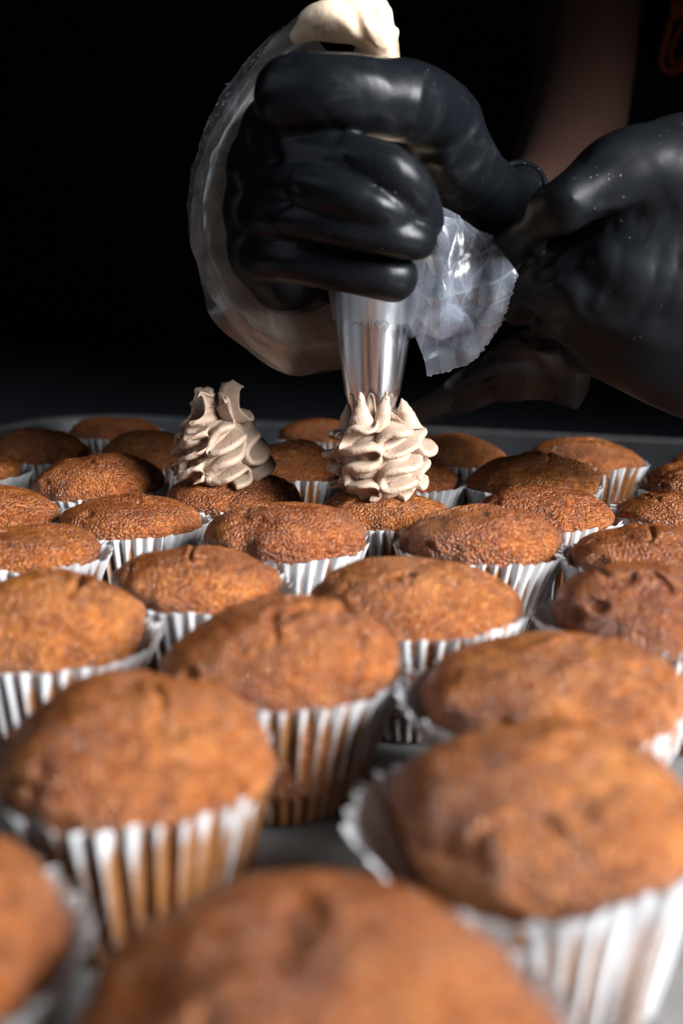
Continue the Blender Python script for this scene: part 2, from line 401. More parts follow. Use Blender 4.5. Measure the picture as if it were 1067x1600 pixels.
# ------------------------------------------------------------------ muffins
def cake_mesh(seed, R, hd, zr, near, crack, tilt):
    nr, nt = (96, 170) if near else (84, 150)
    rs = np.random.RandomState(seed)
    t = np.linspace(0, 2 * np.pi, nt, endpoint=False)
    # profile from apex, over the crust edge, under the lip, down inside the paper
    K = 68 if near else 58; s = np.linspace(0, 1, K)
    phi = s * (np.pi * .5)
    pr = np.sin(phi) ** 1.0 * R; pz = zr + hd * (np.cos(phi) ** 1.12)
    m = nr - K; s2 = np.linspace(0, 1, m + 1)[1:]
    lipr = R - .0014 * np.sin(np.minimum(s2 * 3, 1) * np.pi / 2) - s2 * .0055
    lipz = zr - .0012 - s2 * (zr - .012)
    r = np.concatenate([pr, lipr]); z = np.concatenate([pz, lipz])
    w = np.concatenate([np.ones(K), np.maximum(0, 1 - s2 * 5)])
    X = r[:, None] * np.cos(t); Y = r[:, None] * np.sin(t); Z = z[:, None] + 0 * t
    P = np.stack([X, Y, Z], -1).reshape(-1, 3); ww = np.repeat(w, nt)
    o = rs.rand(3) * 20
    # outline waviness
    ang = np.arctan2(P[:, 1], P[:, 0]); rad = np.hypot(P[:, 0], P[:, 1]) / R
    wob = NZ(np.stack([np.cos(ang) * 1.3, np.sin(ang) * 1.3, 0 * ang], 1) + o) * .055 + NZ(np.stack([np.cos(ang) * 4, np.sin(ang) * 4, 0 * ang], 1) + o) * .028
    kk = 1 + wob * np.clip(rad, 0, 1) ** 2 * (ww > 0)
    P[:, 0] *= kk; P[:, 1] *= kk
    N = np.stack([P[:, 0], P[:, 1], (P[:, 2] - zr) * 1.6 + .012], 1); N /= np.linalg.norm(N, axis=1)[:, None] + 1e-9
    Q = P / np.array([1, 1, .8])
    low = NZ(Q * 50 + o) * .0019 + NZ(Q * 110 + o + 5) * .0006
    mid = NZ(Q * 240 + o) * .00022
    fine = 0
    h = low + mid + fine
    # splits in the crust: valleys where a noise crosses zero
    g = NZ(Q * 48 + o + 9); g2 = NZ(Q * 210 + o + 3) * .13
    ca = rs.rand() * 6.28; cx, cy = np.cos(ca) * R * .25, np.sin(ca) * R * .25
    msk = np.exp(-(((P[:, 0] - cx) ** 2 + (P[:, 1] - cy) ** 2) / (R * .55) ** 2))
    val = np.exp(-((g + g2) / .06) ** 2) * msk * crack * (.45 + .55 * sstep(-.1, .25, NZ(Q * 90 + o + 21)))
    h -= val * .0058
    h += np.exp(-((np.abs(g + g2) - .17) / .12) ** 2) * msk * crack * .0012
    pit = np.clip(NZ(Q * 150 + o + 15) - .50, 0, 1) * 5 * (.35 + .65 * crack); h -= np.minimum(pit, 1.0) * .0011
    # knobbly frill just above the paper
    edge = np.exp(-((rad - .97) / .07) ** 2); h += edge * NZ(Q * 180 + o + 2) * .0011
    P = P + N * (h * ww)[:, None]
    P[:, 2] += (P[:, 0] * tilt[0] + P[:, 1] * tilt[1]) * ww * np.exp(-((P[:, 2] - zr) / .03) ** 2)
    split_pit = np.clip(val * 1.0 + np.minimum(pit, 1) * .5, 0, 1)
    F = gridq(nr, nt, True)
    return mesh_from('cake', P, F[:, ::-1], M_CAKE, attrs={'split_pit': split_pit})
def cup_mesh(seed, R, zr, flare, stain):
    rs = np.random.RandomState(seed + 500); o = rs.rand(3) * 20
    n = rs.randint(38, 46); nt = n * 10; nz = 22
    t = np.linspace(0, 2 * np.pi, nt, endpoint=False); s = np.linspace(0, 1, nz)
    cs = np.stack([np.cos(t), np.sin(t), 0 * t], 1)
    warp = NZ(cs * 2.2 + o) * .34 + NZ(cs * 6 + o) * .11
    ph = (t + warp * .16) * n + 0.0
    ph = (t * n) + warp * 3.4
    tri = 2 / np.pi * np.arcsin(np.sin(ph) * .985)
    amp_t = .00120 + .0012 * NZ(cs * 3.1 + o + 4) + .0005 * NZ(cs * 11 + o)
    S_, T_ = np.meshgrid(s, t, indexing='ij')
    amp = (.0010 + (amp_t[None] - .0005) * S_ ** 1.3) * (1 + .25 * NZ(np.stack([np.cos(T_) * 5, np.sin(T_) * 5, S_ * 1.5], -1) + o))
    rb = .0245; rt_ = R + .0005
    r0 = rb + (rt_ - rb) * (S_ * .93 + .07 * S_ ** 4)
    r0 = r0 + (NZ(cs * 1.6 + o + 8) * .0016)[None] * S_ ** 2 + (NZ(cs * 7 + o + 8) * .0012 + NZ(cs * 16 + o + 8) * .0006)[None] * S_ ** 4
    pid = np.floor(ph / (2 * np.pi) + .25).astype(int) % n; pr_ = rs.rand(n) - .5; pa_ = rs.rand(n)
    fsum = 0 * T_
    for a, am, wd in flare:
        d = np.angle(np.exp(1j * (T_ - math.radians(a)))); gq = np.exp(-(d / math.radians(wd)) ** 2); fsum = fsum + gq * am / .009; r0 = r0 + am * gq * S_ ** 2.6
    sk = NZ(np.stack([np.cos(T_) * 9, np.sin(T_) * 9, S_ * 3.0], -1) + o + 5)
    rr = r0 + amp * tri[None] * (1 + .45 * sk) * (.65 + .7 * pa_[pid])[None] * (1 - .45 * np.clip(fsum, 0, 1) * S_) + .0005 * sk * S_
    # folded paper leans slightly sideways
    tw = T_ + NZ(np.stack([np.cos(T_) * 4, np.sin(T_) * 4, S_ * 2], -1) + o) * .012 * S_
    top = zr - .0004 + NZ(cs * 2 + o + 3) * .0012 + NZ(cs * 9 + o + 6) * .0009 + .0007 * tri
    Z = .0006 + S_ * (top[None] - .0006)
    P = np.stack([rr * np.cos(tw), rr * np.sin(tw), Z], -1).reshape(-1, 3)
    peel = NZ(cs * 5.0 + o + 12)                        # where the paper has come off the cake
    lim = .86 + .10 * NZ(cs * 4 + o)                     # grease line below the rim
    st = (.42 - tri[None] * .55 + (pr_[pid] * .75)[None] + (stain - .5) * .9 - peel[None] * .55) - sstep(-.12, .14, S_ - lim[None]) * .55 + (1 - S_) * .40 + .03
    st = np.clip(st, 0, 1)
    nb = 6; kb = np.linspace(1, .02, nb)[1:]
    B = np.concatenate([np.column_stack([rr[0] * k * np.cos(tw[0]), rr[0] * k * np.sin(tw[0]), np.full(nt, .0006)]) for k in kb])
    V = np.concatenate([B[::-1].reshape(nb - 1, nt, 3)[:, ::-1].reshape(-1, 3), P])
    stt = np.concatenate([np.full(len(B), stain), st.ravel()])
    return mesh_from('paper_cup', V, gridq(nz + nb - 1, nt, True), M_PAPER, attrs={'stain': stt})
# x, y, crust radius, dome height, stain, flare list, crack, label
MUF = [
 ('A', -.0040, .1500, .0363, .0200, .6, [(20, .004, 40)], .5, 'blurred muffin nearest the camera, in the middle of the bottom edge'),
 ('B', -.0830, .1720, .0341, .0160, .45, [(0, .003, 50)], .3, 'blurred muffin cut off by the bottom left corner, white paper peeling on its right'),
 ('C', .0450, .2190, .0335, .0180, .45, [(190, .0090, 62), (250, .004, 40)], 1.2, 'big front right muffin with a wide gap between dome and white paper on its left'),
 ('D', -.0498, .2468, .0337, .0185, .92, [(95, .002, 40)], .7, 'big front left muffin with a brown greasy pleated cup and one white paper flap'),
 ('E', .0583, .2877, .0371, .0165, .5, [(200, .0035, 60)], .5, 'smooth oval muffin right of centre, behind the front right one with flared paper'),
 ('F', -.0188, .3133, .0357, .0192, .72, [(0, .003, 45)], 1.0, 'muffin left of centre with dark pits across its top and deep brown pleats'),
 ('G', -.0970, .3405, .0325, .0205, .25, [(340, .005, 55)], 1.2, 'muffin at the left edge with a dark vertical split and very white loose paper'),
 ('H', .0269, .3713, .0368, .0165, .45, [(200, .003, 50)], .4, 'smooth wide muffin just right of centre with a hollow in its front right edge'),
 ('I', .1064, .3593, .0343, .0180, .4, [(170, .0055, 50)], 1.2, 'lumpy muffin at the right edge with crumpled white paper spread on its left'),
 ('J', -.0549, .4026, .0322, .0130, .35, [(320, .004, 60)], .7, 'low muffin left of centre, behind the pitted one, above a strip of white pleats'),
 ('K', .1285, .4396, .0334, .0130, .4, [(160, .003, 40)], .6, 'flat topped muffin cut by the right edge, just behind the lumpy one'),
 ('L', -.0251, .4722, .0362, .0170, .38, [(285, .0015, 40)], .3, 'evenly domed muffin in the centre below and between the two frosted ones'),
 ('M', .0599, .4658, .0353, .0160, .5, [(330, .004, 40)], 1.1, 'muffin right of centre with a seam down its dome and tall pleats on its right'),
 ('N', -.1354, .4504, .0318, .0110, .3, [(350, .0045, 50)], .4, 'low muffin at the left edge, half hidden behind the vertically split one'),
 ('O', -.1012, .5092, .0345, .0120, .5, [(10, .003, 40)], .3, 'low even muffin on the left with striped white and brown pleats below it'),
 ('P', .1000, .5220, .0321, .0142, .55, [(330, .0035, 50)], .8, 'sharp glossy muffin on the right that overlaps the cracked one behind it'),
 ('Q', .1086, .6050, .0370, .0165, .45, [(350, .001, 50)], 1.5, 'glossy muffin on the right with a crooked crack across its golden top'),
 ('R', .0218, .5238, .0323, .0130, .5, [(250, .001, 40)], .3, 'muffin under the nozzle carrying the frosting that is being piped'),
 ('S', -.0571, .5658, .0354, .0140, .5, [(300, .001, 40)], .3, 'dark glossy muffin carrying the finished frosting swirl'),
 ('T', -.1356, .5957, .0359, .0190, .3, [(200, .004, 40), (0, .002, 40)], .9, 'dark domed muffin with a notch in its peak, left of the finished swirl'),
 ('U', -.1707, .5189, .0318, .0165, .3, [(10, .005, 45)], .3, 'muffin cut by the left edge in front of the dark notched one'),
 ('V', .1696, .5265, .0330, .0105, .4, [(170, .001, 40)], .4, 'low dark muffin cut by the right edge, in line with the piped muffin'),
 ('W', .2004, .5932, .0331, .0140, .3, [(190, .003, 50)], 1.0, 'dark knobbly muffin cut by the right edge in front of the tray wall'),
 ('X', -.0300, .6450, .0320, .0190, .4, [(330, .002, 40)], .3, 'dark muffin in shadow between the two frosting swirls'),
 ('Y', .0355, .6145, .0316, .0126, .25, [(350, .004, 50)], .2, 'muffin directly behind the frosting being piped, its right shoulder showing'),
 ('Z', .0740, .6920, .0320, .0172, .3, [(300, .001, 40)], .2, 'shaded muffin by the rear rim, right of the nozzle'),
 ('a', .1556, .6865, .0361, .0140, .55, [(0, .003, 35)], .6, 'rear right muffin against the tray wall with tall white pleats over brown'),
 ('b', -.1240, .6870, .0325, .0195, .2, [(200, .002, 40)], .2, 'dark shaded muffin behind the notched one, next to the finished swirl'),
 ('c', -.1980, .7019, .0320, .0190, .2, [(340, .003, 40)], .2, 'dark shaded muffin at the rear left edge of the photo'),
 ('d', -.1700, .8118, .0338, .0110, .15, [(270, .002, 60)], .2, 'farthest muffin, tucked in the rear left corner of the tray'),
 ('e', -.2234, .6433, .0304, .0100, .2, [(0, .005, 45)], .2, 'sliver of a muffin at the left edge, its white paper beside the notched one'),
 ('f', -.0157, .7919, .0320, .0125, .3, [], .2, 'almost black muffin by the rear rim seen between the two swirls'),
 ('g', .2348, .6576, .0324, .0110, .2, [(180, .004, 50)], .3, 'last muffin at the right edge by the tray wall, mostly its white paper showing'),
]
ZR = .042
POS = {}
for i, (k, x, y, R, hd, stn, fl, crk, lab) in enumerate(MUF):
    POS[k] = (x, y, R, hd); rs = np.random.RandomState(i + 40)
    t = thing('muffin', lab, 'muffin', (x, y, .0004), 'muffins in white paper cups on the tray')
    t.rotation_euler = (0, 0, 0)
    zr = ZR
    cake = link('cake', cake_mesh(i * 3 + 1, R * .985, hd - .0013 - (.0022 if k == 'A' else 0), zr, y < .35, crk, (rs.rand(2) - .5) * .10), t)
    link('paper_cup', cup_mesh(i * 3 + 2, R, zr - .0008, fl, stn), t)
#@@PART2
# ------------------------------------------------------------------ frosting swirls
def frosting(label, group, cx, cy, zb, H, rprof, nl, seed, M, th0, zexp, Aprof, spikes=None, ragged=0.0, flare_top=0.0, lean=(0, 0), slant=.12):
    rs = np.random.RandomState(seed)
    t = thing('frosting_swirl', label, 'frosting', (cx, cy, zb), group)
    rp = lambda q: np.interp(q, *zip(*rprof)); ap = lambda q: np.interp(q, *zip(*Aprof))
    VV, QQ, off = [], [], 0
    for k in range(nl):
        n = 190; q = np.linspace(0, 1, n); m_ = M * (1 + .14 * (rs.rand() - .5)); ph0 = rs.rand() * 6.28 if k % 2 else rs.rand() * 1.5
        fi = q * m_ * 2 * np.pi; thk = th0 + k * 2 * np.pi / nl + (rs.rand() - .5) * .10
        amp = ap(q) * (1 + .22 * NZ(np.stack([q * 7, q * 0 + k * 3.3, q * 0 + seed], 1))) * (np.pi / nl)
        zz = (fi - .74 * np.sin(2 * (fi + ph0)) + .74 * math.sin(2 * ph0)) / (m_ * 2 * np.pi)
        zz = np.sign(zz) * np.abs(zz) ** zexp * H
        zz = zz + slant * amp * np.sin(fi + ph0) * rp(.4) * (1 - sstep(.75, 1, q));
        top_extra = H * flare_top * sstep(.8, 1, q) * rs.uniform(.4, 1.0); zz = zz + top_extra
        sw = np.sin(fi + ph0); th = thk + amp * sw * 1.0
        qz = np.clip(zz / H, 0, 1); ro = rp(qz) * (1 - .15 * sw ** 2) * (1 + .07 * NZ(np.stack([q * 9, q * 0 + k * 7.1, q * 0 + 4], 1)))
        # position of outer edge and frame
        er = np.stack([np.cos(th), np.sin(th), 0 * th], 1); et = np.stack([-np.sin(th), np.cos(th), 0 * th], 1)
        u = th * ro; du = np.gradient(u); dz = np.gradient(zz); L = np.hypot(du, dz) + 1e-9
        nn = et * (-dz / L)[:, None] + np.array([0, 0, 1])[None] * (du / L)[:, None]
        hth = .00158 * (1 + .35 * NZ(np.stack([q * 12, q * 0 + k, q * 0 + 9], 1))) * (1 - .55 * sstep(.90, 1, q))
        sec = []                                           # (side, radial fraction, extra radial in thickness)
        for f in (.22, .45, .66, .82, .93): sec.append((1, f, 0))
        for a in np.linspace(90, -90, 7): sec.append((math.sin(math.radians(a)), 1.0, math.cos(math.radians(a))))
        for f in (.93, .82, .66, .45, .22): sec.append((-1, f, 0))
        ns = len(sec); P = np.zeros((n, ns, 3))
        for j, (sd, f, ex) in enumerate(sec):
            r = ro * f + ex * hth - hth; tk = hth * sd * (1 + (1 - f) * 1.9)
            droop = -.0028 * f ** 2 * (1 - qz) + .0010 * f
            fold = NZ(np.stack([q * 16 + k, q * 0 + f * 2.2, q * 0 + seed * 1.7], 1)) * .0011 * f
            P[:, j] = er * r[:, None] + nn * (tk + fold)[:, None] + np.array([0, 0, 1]) * (zz + droop)[:, None]
        if ragged:
            rg = NZ(np.stack([P[:, :, 0] * 500, P[:, :, 1] * 500, P[:, :, 2] * 0 + k], -1))
            P[:, :, 2] += rg * ragged * sstep(.9, 1, q)[:, None]
        P += (fbm(P * 420 + seed, 3) * .00028)[..., None] * np.array([1, 1, .6])
        Pv = P.reshape(-1, 3); VV.append(Pv); Qk = gridq(n, ns, True, off); QQ.append(Qk)
        b = [[off + (n - 1) * ns + j, off + (n - 1) * ns + j + 1, off + n * ns - 2 - j, off + n * ns - 1 - j] for j in range(ns // 2 - 0) if j + 1 < ns - 2 - j]
        a = [[off + j + 1, off + j, off + ns - 1 - j, off + ns - 2 - j] for j in range(ns // 2) if j + 1 < ns - 2 - j]
        QQ.append(np.array(a + b)); off += n * ns
    # core
    nc, nt = 30, 40; qc = np.linspace(0, 1, nc); tt = np.linspace(0, 2 * np.pi, nt, endpoint=False)
    rc = rp(qc) * .68; rc[0] *= .8; rc[-1] = .0005; zc = qc * H * .93 - .002
    P = np.stack([rc[:, None] * np.cos(tt), rc[:, None] * np.sin(tt), zc[:, None] + 0 * tt], -1).reshape(-1, 3)
    P += (NZ(P * 260) * .0012)[:, None]; VV.append(P); QQ.append(gridq(nc, nt, True, off)[:, ::-1]); off += nc * nt
    V = np.concatenate(VV); V[:, 0] += lean[0] * np.clip(V[:, 2] / H, 0, 1.3) ; V[:, 1] += lean[1] * np.clip(V[:, 2] / H, 0, 1.3)
    link('swirl', mesh_from('swirl', V, np.concatenate(QQ), M_CREAM), t)
    for (p0, p1, w, fl) in (spikes or []):                   # pointed ridges squeezed out between the teeth
        p0, p1 = np.array(p0) - (cx, cy, zb), np.array(p1) - (cx, cy, zb); n, m = 22, 16; q = np.linspace(0, 1, n); a = np.linspace(0, 2 * np.pi, m, endpoint=False)
        ww = w * (1 - q) ** .8 * (1 + .12 * np.sin(q * 9 + w * 9e3)) + .00012
        c = p0[None] + (p1 - p0)[None] * q[:, None]
        P = c[:, None] + np.stack([ww[:, None] * np.cos(a) * 1.0, ww[:, None] * np.sin(a) * fl, ww[:, None] * 0 * a], -1)
        P += (NZ(P * 500) * .0004)[..., None]
        link('spike', mesh_from('spike', P.reshape(-1, 3), gridq(n, m, True), M_CREAM), t)
    return t
cR = at(592, 700, .522); cS = at(346, 700, .566)
frosting('pale swirl of cinnamon frosting being piped, the steel nozzle pressed into its top', 'frosting swirls on muffins',
         cR[0], cR[1], .0535, .0390, [(0, .0190), (.12, .0240), (.35, .0270), (.6, .0270), (.8, .0235), (.92, .0155), (1, .0085)],
         6, 21, 2.6, math.radians(-118), 1.05, [(0, .85), (.4, 1.0), (.7, .95), (.9, .65), (1, .4)],
         spikes=[(at(566, 668, .512), at(563, 612, .5105), .0062, .8), (at(594, 674, .511), at(604, 611, .5105), .0052, .8), (at(640, 668, .519), at(628, 622, .519), .0066, .8), (at(544, 670, .520), at(543, 630, .519), .0052, .8)])
frosting('finished frosting swirl with ragged torn top edges, darker, on the muffin left of the nozzle', 'frosting swirls on muffins',
         cS[0], cS[1], .0530, .0360, [(0, .0265), (.12, .0290), (.35, .0275), (.6, .0240), (.8, .0200), (1, .0150)],
         6, 52, 2.45, math.radians(-68), 1.08, [(0, .8), (.4, 1.0), (.65, .95), (.85, .5), (1, .25)], ragged=.0026, flare_top=.24, lean=(-.001, 0), slant=.34)

# ------------------------------------------------------------------ piping bag with nozzle
def frame_cone(name, mat, a, b, stations, nt=96, parent=None, org=None, mod=None):
    """surface of revolution round the axis a->b ; stations: (fraction, radius)"""
    a, b = np.array(a), np.array(b); ax = b - a; L = np.linalg.norm(ax); ax /= L
    e1 = np.cross([0, 1, 0], ax); e1 /= np.linalg.norm(e1); e2 = np.cross(ax, e1)
    tt = np.linspace(0, 2 * np.pi, nt, endpoint=False); P = []
    for f, r in stations:
        ff = np.full(nt, f); rr = np.full(nt, r)
        if mod: ff, rr = mod(f, r, tt)
        P.append(a + ax * (ff * L)[:, None] + (e1 * np.cos(tt)[:, None] + e2 * np.sin(tt)[:, None]) * rr[:, None])
    P = np.concatenate(P)
    return link(name, mesh_from(name, P - org, gridq(len(stations), nt, True), mat), parent), (a, ax, L, e1, e2)
bag_o = at(584, 470, .522)
bag = thing('piping_bag', 'clear piping bag full of cream squeezed in the gloved fist, steel star nozzle pointing down', 'piping bag', bag_o)
A0, A1 = at(581, 652, .523), at(585, 405, .523)
mm_ = pxm(.523); r_at = lambda v: np.interp(v, [405, 468, 620, 652], [76, 66, 42.4, 37.4]) * mm_
def teeth(f, r, tt):
    g = .5 + .5 * np.cos(tt * 8 + .55)
    notch = g ** 2.2
    ff = f + np.where(f < .17, notch * (.17 - f) * .93, 0) ; rr = r * (1 - .10 * (1 - notch) * max(0, (.16 - f) / .16))
    return ff, rr
st = [(f, float(np.interp(f, [0, .13, .745, 1.0], [37.4, 42.4, 66, 76])) * mm_) for f in np.linspace(0, 1, 40)]
st = [(.012, st[0][1] - .0012), (0.0, st[0][1] - .0009)] + st[0:]
noz, (na, nax, nL, ne1, ne2) = frame_cone('nozzle', M_STEEL, A0, A1, st, 256, bag, bag_o, teeth)
inner = [(f, r - .0012) for f, r in st[2:]]
lin, _ = frame_cone('cream_plug', M_CREAM, A0, A1, [(f, r * .93 - .0008) for f, r in st[2:36]], 64, bag, bag_o)
# worn double line and engraved script on the nozzle (upside down, as the cone is used)
def on_nozzle(u, v, lift):
    """point on the front of the cone seen at pixel u, v"""
    lo, hi = .48, .523
    for _ in range(40):
        m = (lo + hi) / 2; p = at(u, v, m); d = p - na; h = d @ nax; rad = np.linalg.norm(d - nax * h)
        R = np.interp(h / nL, [0, .13, .745, 1.0], [37.4, 42.4, 66, 76]) * mm_ + lift
        if rad > R: lo = m
        else: hi = m
    return at(u, v, hi)
def tube(name, pts, r, mat, parent, org, closed=False, nn=6, n=None):
    P = crom(pts, n or len(pts) * 4); T = np.gradient(P, axis=0); T /= np.linalg.norm(T, axis=1)[:, None] + 1e-12
    up_ = np.array([.3, -1, .2]); a = np.cross(T, up_); a /= np.linalg.norm(a, axis=1)[:, None]; b = np.cross(T, a)
    rr = np.full(len(P), r) if np.isscalar(r) else np.interp(np.linspace(0, 1, len(P)), np.linspace(0, 1, len(r)), r)
    q = np.linspace(0, 2 * np.pi, nn, endpoint=False)
    V = P[:, None] + (a[:, None] * np.cos(q)[None, :, None] + b[:, None] * np.sin(q)[None, :, None]) * rr[:, None, None]
    return V.reshape(-1, 3) - org, gridq(len(P), nn, True)
strokes = [  # a cursive word rotated by half a turn
 [(606, 506), (600, 512), (594, 513), (591, 507), (597, 502), (604, 503), (607, 509), (600, 517)], [(594, 514), (592, 507), (590, 500), (588, 505)],
 [(590, 512), (588, 504), (586, 501), (584, 506)], [(582, 510), (581, 501), (579, 499)], [(578, 514), (577, 505), (576, 500), (573, 503)],
 [(572, 509), (570, 503), (567, 501), (565, 506)], [(563, 505), (560, 503), (559, 507), (562, 509), (564, 506)], [(557, 508), (556, 503), (553, 505), (552, 509)]]
VV, QQ, off = [], [], 0
for sk in strokes:
    V, Q = tube('x', [on_nozzle(u, v, .00002) for u, v in sk], .00022, None, None, bag_o, n=len(sk) * 5, nn=5); VV.append(V); QQ.append(Q + off); off += len(V)
link('engraved_lettering', mesh_from('engraved_lettering', np.concatenate(VV), np.concatenate(QQ), M_GROOVE), noz)

def crumple(P, seed, n, amp, fr=(25, 70)):
    rs = np.random.RandomState(seed); D = np.zeros(P.shape[:-1]); C = np.zeros(P.shape[:-1])
    for i in range(n):
        d = rs.randn(3); d /= np.linalg.norm(d); f = rs.uniform(*fr)
        q = P @ d * f + rs.rand() * 5 + NZ(P * 30 + i * 3.1) * .8
        tri = np.abs(q - np.round(q)) * 2; w = sstep(-.25, .45, NZ(P * 24 + i * 7.7 + seed))
        D += (tri - .5) * amp * w * 25 / f
        e = np.minimum(tri, 1 - tri); C = np.maximum(C, np.exp(-(e / .035) ** 2) * w * rs.uniform(.35, 1))
    return D, C
def patch(name, rows, mat, parent, org, nu=110, nv=110, seed=0, n=6, amp=.004, fr=(25, 70), hem=0.0, edge_fade=True):
    G = np.array([[at(*c) for c in r] for r in rows]); G = crom(G, nu); G = crom(G.transpose(1, 0, 2), nv).transpose(1, 0, 2)
    du = np.gradient(G, axis=0); dv = np.gradient(G, axis=1); N = np.cross(du, dv); N /= np.linalg.norm(N, axis=-1)[..., None] + 1e-12
    D, C = crumple(G, seed, n, amp, fr); G = G + N * D[..., None] + np.array([0, 1, 0]) * (D * .6)[..., None]
    if hem:
        dr = dv / (np.linalg.norm(dv, axis=-1)[..., None] + 1e-12); s = np.linspace(0, 1, nv) ** 30
        jag = np.abs(NZ(np.stack([np.arange(nu) * .31, np.arange(nu) * 0, np.arange(nu) * 0], 1)))
        G = G + dr * (s[None] * (jag[:, None] - .3) * hem * .5)[..., None]
        C = np.maximum(C, (np.linspace(0, 1, nv) > .985)[None] * .9)
    return link(name, mesh_from(name, G.reshape(-1, 3) - org, gridq(nu, nv), mat, attrs={'crease': C.ravel()}), parent)
# loose skirt of clear film on the right
patch('film_skirt', [
 [(684, 335, .500), (715, 343, .505), (750, 362, .506), (782, 392, .500), (807, 428, .497)],
 [(680, 362, .500), (708, 382, .498), (745, 402, .500), (777, 425, .497), (803, 445, .496)],
 [(664, 402, .503), (700, 430, .494), (735, 452, .502), (768, 468, .497), (792, 482, .500)],
 [(650, 432, .508), (680, 470, .499), (712, 500, .507), (745, 512, .503), (770, 522, .506)],
 [(640, 468, .512), (660, 505, .505), (685, 535, .514), (712, 550, .508), (735, 566, .512)],
 [(635, 500, .514), (648, 525, .510), (658, 550, .516), (664, 570, .513), (667, 588, .515)]], M_FILM, bag, bag_o, seed=3, n=5, amp=.0048, hem=.0035, nu=170, nv=170)
patch('film_skirt', [
 [(688, 322, .512), (712, 335, .516), (722, 352, .520), (775, 368, .522), (813, 376, .520)],
 [(690, 350, .514), (725, 375, .520), (770, 390, .526), (800, 398, .522), (816, 402, .518)],
 [(680, 400, .516), (715, 420, .526), (760, 440, .530), (790, 450, .524), (808, 446, .520)],
 [(660, 440, .520), (700, 470, .530), (740, 490, .534), (762, 505, .528), (782, 508, .526)],
 [(642, 490, .522), (670, 515, .530), (700, 540, .534), (725, 550, .530), (745, 556, .528)]], M_FILM, bag, bag_o, seed=14, n=7, amp=.006, hem=.003, nu=150, nv=150)
patch('film_skirt', [
 [(640, 415, .518), (668, 400, .510), (690, 400, .504), (702, 420, .508)],
 [(636, 455, .520), (665, 440, .506), (692, 450, .500), (715, 470, .506)],
 [(634, 500, .522), (655, 485, .510), (690, 500, .504), (740, 508, .508)],
 [(640, 530, .524), (660, 520, .514), (690, 530, .510), (738, 512, .512)]], M_FILM, bag, bag_o, seed=33, n=6, amp=.005, nu=110, nv=110)
# film collar round the top of the nozzle
stc = [(f, float(np.interp(f, [0, .13, .745, 1.0], [37.4, 42.4, 66, 76])) * mm_ + .0007 + .0008 * (f - .6)) for f in np.linspace(.615, 1.1, 16)]
frame_cone('film_collar', M_FILM_THIN, A0, A1, stc, 120, bag, bag_o, lambda f, r, tt: (np.full(len(tt), f) + .012 * np.sin(tt * 2 + .6), r * (1 + .012 * NZ(np.stack([np.cos(tt) * 4, np.sin(tt) * 4, tt * 0 + f * 8], 1)))))
# body of the bag passing through the fist
Gx, lo, h = sdf_grid(at(470, 475, .47) + [0, 0, -.0], at(700, 60, .56), .0016)
d = chain(Gx, [(590, 60, .528, 30), (585, 150, .522, 42), (582, 260, .522, 50), (584, 360, .523, 60), (585, 455, .523, 61)], .006)
V, Q = surface_nets(d, lo, h); link('cream_filling', mesh_from('cream_filling', V - bag_o, Q, M_BAGCREAM), bag)
# puffed end of the bag lying over the thumb
lo_, hi_ = at(425, 125, .44), at(650, -75, .60)
Gx, lo, h = sdf_grid(np.minimum(lo_, [9, .455, 9]), np.maximum(hi_, [-9, .60, -9]), .00125)
w = pxm(.515)
d = chain(Gx, [(540, -30, .53, 40), (545, 10, .525, 42), (572, 30, .520, 34), (594, 66, .515, 20)], .01)
d = smin(d, chain(Gx, [(462, 56, .515, 12), (490, 42, .512, 22), (530, 28, .508, 34), (560, 30, .508, 32), (588, 60, .508, 20)], .01), .01)
cut = chain(Gx, [(478, 84, .485, 12), (530, 82, .485, 15), (572, 86, .485, 13)], .006)
cut = smin(cut, chain(Gx, [(490, 88, .505, 16), (545, 88, .51, 18), (570, 90, .51, 14)], .006), .006)
d = -smin(-d, cut, .004)
d = smin(d, chain(Gx, [(456, 62, .492, 10), (490, 54, .480, 10), (530, 52, .478, 9), (568, 56, .482, 10), (598, 74, .490, 9), (610, 100, .50, 8)], .003), .0035)
for k, (u0, u1) in enumerate([(583, 581), (592, 592), (601, 603)]): d = smin(d, chain(Gx, [(u0 - 4, 62, .498, 9), (u1, 84, .500, 9), (u1 + 1, 115, .506, 10)], .003), .0025)
# folds radiating from the twist
P0 = at(600, 85, .50); rel = Gx - P0; an = np.arctan2(rel[..., 2], -rel[..., 0]); dist = np.linalg.norm(rel, axis=-1)
d = d + np.sin(an * 11 + NZ(Gx * 60) * 3) * .0009 * sstep(.0, .02, dist) * (1 - sstep(.035, .06, dist)) + NZ(Gx * 75) * .0016 - rumple(Gx, 70, 4.4, (1, 0, -.5), .3, .0022, at(540, 20, .49), .03)
V, Q = surface_nets(d, lo, h); link('puffed_end', mesh_from('puffed_end', V - bag_o, Q, M_BAGCREAM), bag)
